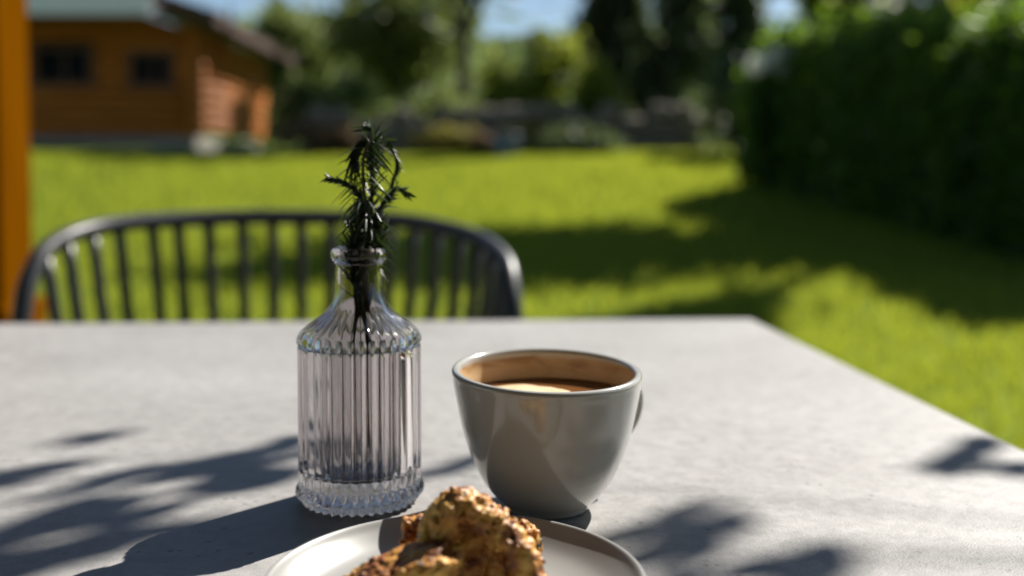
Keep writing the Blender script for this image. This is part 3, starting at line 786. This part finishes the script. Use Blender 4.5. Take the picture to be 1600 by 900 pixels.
# ------------------------------------------------------------------ coffee cup
cupo = empty('coffee_cup', (0.0178, 0.5150, ZT + 0.0003), R(40)); tag(cupo, 'white stoneware cup half drunk with coffee stained inside', 'cup')
k_ = 0.000321
outp = [(0.0, 0.0022), (0.0175, 0.0022), (0.0188, 0.0006), (0.0202, 0.0), (0.0214, 0.0008), (0.0223, 0.0028), (0.0262, 0.0066), (0.0302, 0.0112), (0.0340, 0.0172), (0.0378, 0.0250), (0.0411, 0.0340), (0.0438, 0.0440),
        (0.0462, 0.0560), (0.0475, 0.0630), (0.0480, 0.0662)]
rimi = [(0.0464 + 0.0021 * math.cos(R(a)), 0.0694 + 0.0021 * math.sin(R(a))) for a in range(-30, 181, 15)]
inn = [(0.0443, 0.0694), (0.0442, 0.0660), (0.0434, 0.0600), (0.0424, 0.0540), (0.0398, 0.0440), (0.035, 0.030), (0.029, 0.018), (0.018, 0.0095), (0.0, 0.0075)]
def settle(me, turn):
    """hand-thrown cup: the rim plane is not quite level (dips to the drinker's side)"""
    c_, s_ = math.cos(turn), math.sin(turn)
    for v in me.vertices:
        x, y, z = v.co
        X_ = x * c_ - y * s_; Y_ = x * s_ + y * c_
        v.co.z = z + (0.055 * Y_ - 0.022 * X_) * min(1, max(0, z / 0.07)) ** 1.5
    return me
sm = smooth_profile(outp, 5)
obj('body', settle(lathe(sm + rimi, 128), R(40)), M['cup'], cupo)
obj('inside', settle(lathe(smooth_profile(inn, 5), 128), R(40)), M['stain'], cupo)
hp = catmull([(0.0445, 0, 0.0560), (0.0540, 0, 0.0585), (0.0630, 0, 0.0555), (0.0675, 0, 0.0470), (0.0645, 0, 0.0365), (0.0550, 0, 0.0285), (0.0370, 0, 0.0265)], 8)
tube('handle', hp, [0.0036 + 0.0012 * abs(1 - 2 * i / (len(hp) - 1)) ** 2 for i in range(len(hp))], M['cup'], cupo, 16, flat=0.75)
zc = 0.0572
rc = 0.0432
pr_ = [(0.0, zc), (0.012, zc), (0.025, zc), (0.036, zc), (0.0412, zc + 0.0002), (rc, zc + 0.0011)]
coffee = obj('coffee', lathe(pr_, 96), M['coffee'], cupo)
bm = bmesh.new()
# foam island: flat irregular raft slightly proud of the coffee
def raft(cx, cy_, rr, seed, squash=1.0):
    n_ = 64; rings = (1.0, 0.93, 0.7, 0.35)
    vs2 = []
    for ri, f in enumerate(rings):
        ring = []
        for q in range(n_):
            a = 2 * math.pi * q / n_
            r0 = rr * (1 + 0.22 * mnoise.noise(Vector((math.cos(a) * 1.3 + seed, math.sin(a) * 1.3, 0))) + 0.07 * mnoise.noise(Vector((math.cos(a) * 4, math.sin(a) * 4, seed))))
            ring.append(bm.verts.new((cx + r0 * f * math.cos(a), cy_ + r0 * f * math.sin(a) * squash, zc + (0.0001, 0.0006, 0.0009, 0.001)[ri])))
        vs2.append(ring)
    for A, B in zip(vs2, vs2[1:]):
        for q in range(n_): bm.faces.new((A[q], A[(q + 1) % n_], B[(q + 1) % n_], B[q]))
    bm.faces.new(vs2[-1])
# cup is turned 36 deg: raft lies towards the viewer's side of the cup, away from the sun
ca, sa = math.cos(-R(40)), math.sin(-R(40))
fx_, fy_ = -0.012, 0.004
raft(fx_ * ca - fy_ * sa, fx_ * sa + fy_ * ca, 0.024, 3.0)
obj('foam', bm, M['foam'], coffee)

# ------------------------------------------------------------------ plate
PX, PY = -0.0215, 0.3805
pl = obj('dessert_plate', lathe(smooth_profile([(0.0, 0.0030), (0.030, 0.0030), (0.0335, 0.0022), (0.0352, 0.0), (0.0378, 0.0), (0.0392, 0.0022), (0.050, 0.0044), (0.060, 0.0078), (0.0682, 0.0134), (0.0714, 0.0162),
          (0.0722, 0.0172), (0.0716, 0.0178), (0.0704, 0.0174), (0.0672, 0.0142), (0.060, 0.0092), (0.052, 0.0068), (0.044, 0.0060), (0.035, 0.0058), (0.0, 0.0058)], 5), 160), M['plate'])
pl.location = (PX, PY, ZT + 0.0003)
tag(pl, 'small pale grey plate with broken cake in front of the cup', 'plate')

# ------------------------------------------------------------------ cake
def chunk(name, label, c, r, seed, sub=5, cut=None, crumbs=60, rot=(0, 0, 0), lump=0.20, tip=None):
    bm = bmesh.new(); bmesh.ops.create_icosphere(bm, subdivisions=sub, radius=1.0)
    from mathutils import Euler
    E = Euler(rot).to_matrix()
    sv = Vector((seed * 3.7, seed * 1.3, seed * 2.1))
    for v in bm.verts:
        q = v.co.copy(); m_ = max(abs(q.x), abs(q.y), abs(q.z)); q = q.lerp(q / m_ * 0.86, 0.35)
        f = 1 + lump * mnoise.noise(q * 1.9 + sv) + 0.10 * mnoise.noise(q * 5 + sv) + 0.055 * mnoise.noise(q * 11 + sv) + 0.03 * mnoise.noise(q * 24 + sv)
        # crumbly cells
        dd = mnoise.voronoi(q * 4.5 + sv)[0]
        f += 0.13 * (0.5 - dd[0]) + 0.05 * (dd[1] - dd[0])
        q = q * f
        q = Vector((q.x * r[0], q.y * r[1], q.z * r[2]))
        if tip: q = tip(q)
        v.co = E @ q
    bm.verts.ensure_lookup_table()
    base = [v.co.copy() for v in bm.verts]
    nrm = [v.co.normalized() for v in bm.verts]
    rnd = random.Random(seed)
    mr_ = (r[0] + r[1] + r[2]) / 3
    for _ in range(crumbs):
        i = rnd.randrange(len(base)); s = rnd.uniform(0.03, 0.11) * min(mr_, 0.02)
        res = bmesh.ops.create_icosphere(bm, subdivisions=2, radius=s)
        for v in res['verts']:
            q = v.co.copy()
            q *= 1 + 0.5 * mnoise.noise(q / s * 1.4 + Vector((_, 0, 0)))
            v.co = base[i] * 1.0 + Vector((q.x * 1.2, q.y, q.z * 0.9))
    zmin = min(v.co.z for v in bm.verts)
    bm.normal_update()
    o = obj(name, bm, M['cake'])
    o.location = (c[0], c[1], ZT + c[2])
    tag(o, label, 'cake' if 'cake' in name else 'crumb', None)
    return o
def crust(bm, pts, radii, seed):
    c = catmull(pts, 12); k = len(c); sides = 44
    rr = np.interp(np.linspace(0, 1, k), np.linspace(0, 1, len(radii)), radii)
    sv = Vector((seed * 2.3, seed, -seed))
    rings = []
    for i, p_ in enumerate(c):
        t = (c[min(i + 1, k - 1)] - c[max(i - 1, 0)]).normalized(); u = t.cross(Vector((0, 1, 0))).normalized(); w_ = Vector((0, 1, 0))
        e = min(1.0, math.sqrt(max(0.02, 1 - ((i - (k - 1) / 2) / ((k - 1) / 2)) ** 8)))
        ring = []
        for a in range(sides):
            dv = u * math.cos(a * 2 * math.pi / sides) + w_ * math.sin(a * 2 * math.pi / sides)
            q = (p_ + dv * rr[i]) / 0.01
            dd = mnoise.voronoi(q * 2.6 + sv)[0]
            f = 1 + 0.22 * mnoise.noise(q * 0.9 + sv) + 0.16 * mnoise.noise(q * 2.2 + sv) + 0.10 * mnoise.noise(q * 5 + sv) + 0.30 * (0.42 - dd[0]) + 0.08 * mnoise.noise(q * 11 + sv)
            ring.append(bm.verts.new(p_ + dv * rr[i] * f * e))
        rings.append(ring)
    for A, B in zip(rings, rings[1:]):
        for q in range(sides): bm.faces.new((A[q], A[(q + 1) % sides], B[(q + 1) % sides], B[q]))
    bm.faces.new(rings[0][::-1]); bm.faces.new(rings[-1])
bm = bmesh.new()
O_ = Vector((-0.0135, 0.386, 0.0062))
crust(bm, [Vector(p_) - O_ for p_ in ((-0.034, 0.384, 0.012), (-0.0315, 0.384, 0.024), (-0.0275, 0.385, 0.0345), (-0.0205, 0.386, 0.0415), (-0.0120, 0.386, 0.0385), (-0.0025, 0.384, 0.0305), (0.0045, 0.382, 0.0205), (0.0085, 0.381, 0.010))],
      [0.0070, 0.0072, 0.0078, 0.0082, 0.0078, 0.0076, 0.0078, 0.0075], 2)
crust(bm, [Vector(p_) - O_ for p_ in ((-0.018, 0.396, 0.010), (-0.016, 0.396, 0.022), (-0.014, 0.395, 0.032), (-0.012, 0.393, 0.037))], [0.013, 0.014, 0.011, 0.006], 9)
crust(bm, [Vector(p_) - O_ for p_ in ((-0.002, 0.394, 0.009), (-0.003, 0.393, 0.018), (-0.006, 0.392, 0.027))], [0.012, 0.011, 0.007], 5)
base_ = [v.co.copy() for v in bm.verts]; rnd_ = random.Random(4)
for _ in range(150):
    i = rnd_.randrange(len(base_)); s_ = rnd_.uniform(0.0006, 0.0017)
    res = bmesh.ops.create_icosphere(bm, subdivisions=2, radius=s_)
    for v in res['verts']:
        q = v.co * (1 + 0.5 * mnoise.noise(v.co / s_ * 1.4 + Vector((_, 0, 0)))); v.co = base_[i] + Vector((q.x * 1.2, q.y, q.z * 0.9))
bmesh.ops.recalc_face_normals(bm, faces=bm.faces)
o = obj('cake_piece', bm, M['cake']); o.location = O_ + Vector((0, 0, ZT))
tag(o, 'largest piece of crumbly golden brown cake, standing up on the plate', 'cake')
chunk('cake_piece', 'flat piece of cake lying sloped against the largest piece', (-0.0420, 0.3710, 0.0190), (0.0235, 0.014, 0.0090), 8, 5, crumbs=70, rot=(0.1, -0.38, 0.15))
chunk('cake_piece', 'small sunlit lump of cake tucked behind the largest piece', (-0.0355, 0.4010, 0.0215), (0.0088, 0.0080, 0.0130), 12, 5, crumbs=40)
chunk('cake_piece', 'small dark lump of cake in the shadow of the cup', (0.0035, 0.4110, 0.0175), (0.0085, 0.007, 0.0105), 15, 5, crumbs=30)
CG = 'crumbs on the plate'
CL = ['tiny crumb on the plate beyond the thin end of the flat cake piece', 'largest loose crumb on the plate, beside the foot of the standing cake',
      'smallest crumb on the plate behind the flat cake piece', 'small crumb on the bare side of the plate below the cup', 'tiny crumb on the plate in front of the flat cake piece']
for i, (x_, y_, s) in enumerate(((-0.0655, 0.381, 0.0016), (0.0212, 0.386, 0.0020), (-0.052, 0.400, 0.0008), (0.026, 0.372, 0.0012), (-0.058, 0.365, 0.0012))):
    rr = math.hypot(x_ - PX, y_ - PY)
    zz = float(np.interp(rr, [0, 0.035, 0.044, 0.052, 0.060, 0.0672], [0.0058, 0.0058, 0.0060, 0.0068, 0.0092, 0.0142]))
    o = chunk('crumb', CL[i], (x_, y_, zz + s * 0.8), (s, s * 0.8, s * 0.8), 20 + i, 3, crumbs=3)
    o['group'] = CG

# ------------------------------------------------------------------ near tree whose twigs shade the table
nr = empty('garden_tree', (2.3, 1.75, 0.0)); tag(nr, 'tree beside the table, its twigs casting leaf shadows on the table top', 'tree')
def nl_(p_): return Vector((p_[0] - 2.3, p_[1] - 1.75, p_[2]))
bm = bmesh.new()
tk = catmull([(0, 0, -0.05), (0.03, 0.05, 1.0), (-0.05, 0.0, 2.0), (0.0, 0.1, 3.2)], 6)
tube_bm(bm, tk, [0.075 * (1.15 - 0.85 * i / (len(tk) - 1)) for i in range(len(tk))], 10)
# (photo px, row of the shadow, spread along/across in m, leaves, height t along the ray)
SH = [((350, 738), 0.030, 0.010, 12, 1.05), ((400, 705), 0.016, 0.006, 5, 1.1), ((290, 778), 0.018, 0.008, 6, 1.05), ((60, 742), 0.022, 0.004, 4, 1.25), ((10, 745), 0.016, 0.004, 4, 1.25),
      ((60, 838), 0.030, 0.014, 14, 1.3), ((110, 800), 0.014, 0.006, 4, 1.3), ((10, 880), 0.03, 0.016, 14, 1.3), ((105, 694), 0.016, 0.004, 2, 1.4), ((250, 845), 0.016, 0.006, 3, 1.3),
      ((1505, 722), 0.010, 0.005, 8, 1.2), ((1590, 742), 0.008, 0.004, 2, 1.2), ((1020, 862), 0.022, 0.010, 10, 1.25), ((1090, 846), 0.010, 0.005, 3, 1.25), ((1235, 893), 0.026, 0.010, 8, 1.25), ((1310, 880), 0.010, 0.004, 2, 1.3),
      ((690, 742), 0.014, 0.005, 4, 1.15), ((110, 770), 0.02, 0.004, 3, 1.3)]
LV = []; LF = []
def big_leaf(c, d, up, L, W):
    side = d.cross(up).normalized(); b0 = len(LV)
    prof = [(0, 0.02), (0.2, 0.75), (0.45, 1.0), (0.75, 0.6), (1.0, 0.02)]
    for f, ww in prof:
        pt = c + d * L * (f - 0.5) - up * (0.12 * L * (f - 0.3) ** 2)
        LV.extend([pt - side * W * ww, pt + up * W * 0.15 * ww * -1, pt + side * W * ww])
    for s_ in range(len(prof) - 1):
        r0 = b0 + 3 * s_; LF.extend([(r0, r0 + 1, r0 + 4, r0 + 3), (r0 + 1, r0 + 2, r0 + 5, r0 + 4)])
rl = random.Random(5)
for (u, v_), sa_, sc_, nlv, t in SH:
    d = 0.168 / ((v_ - 280) / 1590); x_ = (u - 800) / 1590 * d
    t = t * 1.9
    P0 = Vector((x_, d, ZT)) + SUN * t
    ad_ = Vector((-0.69, -0.72, 0.1)).normalized(); ac_ = Vector((0.72, -0.69, 0))
    tipv = P0
    for q in range(nlv):
        c = P0 + ad_ * rl.gauss(0, sa_ * 0.55) + ac_ * rl.gauss(0, sc_) + Vector((0, 0, rl.gauss(0, 0.02)))
        d_ = (ad_ + ac_ * rl.uniform(-0.5, 0.5) + Vector((0, 0, rl.uniform(-.3, .3)))).normalized()
        up = Vector((rl.uniform(-.3, .3), rl.uniform(-.3, .3), 1)); up = (up - d_ * up.dot(d_)).normalized()
        big_leaf(nl_(c), d_, up, rl.uniform(0.04, 0.065), rl.uniform(0.008, 0.013))
    # each twig hangs down along the light from one of two boughs that pass clear of the table's sun
    nodep = Vector((-0.50, 0.52, ZT)) if u < 640 else Vector((0.50, 0.42, ZT))
    e_ = nl_(P0); s0 = nl_(nodep + SUN * 3.0)
    tube_bm(bm, catmull([s0, s0.lerp(e_, 0.5) + SUN * 0.1, e_], 6), [0.0022 * (1 - i / 12) + 0.0006 for i in range(13)], 6)
bough = catmull([nl_(Vector((-0.50, 0.52, ZT)) + SUN * 3.0), nl_(Vector((-0.15, 0.10, ZT)) + SUN * 3.05), nl_(Vector((0.50, 0.42, ZT)) + SUN * 3.0), Vector(tk[-4])], 8)
tube_bm(bm, bough, [0.006 + 0.020 * i / (len(bough) - 1) for i in range(len(bough))], 8)
obj('trunk', bm, M['bark'], nr)
# upper crown, away from the rays that reach the table
P = crown_points(2600, (0.75, 0.7, 0.6), 30, 0.2) + np.array((0.75, 0.0, 3.6))
Vv, Ff = leaf_quads(P, np.full(len(P), 0.035), aspect=0.35)
b0 = len(LV)
LVn = np.concatenate([np.array([tuple(v) for v in LV]), Vv]); LFn = np.concatenate([np.array(LF), Ff + b0])
obj('crown', mesh_np('crown', LVn, LFn), M['near_leaf'], nr, smooth=False)
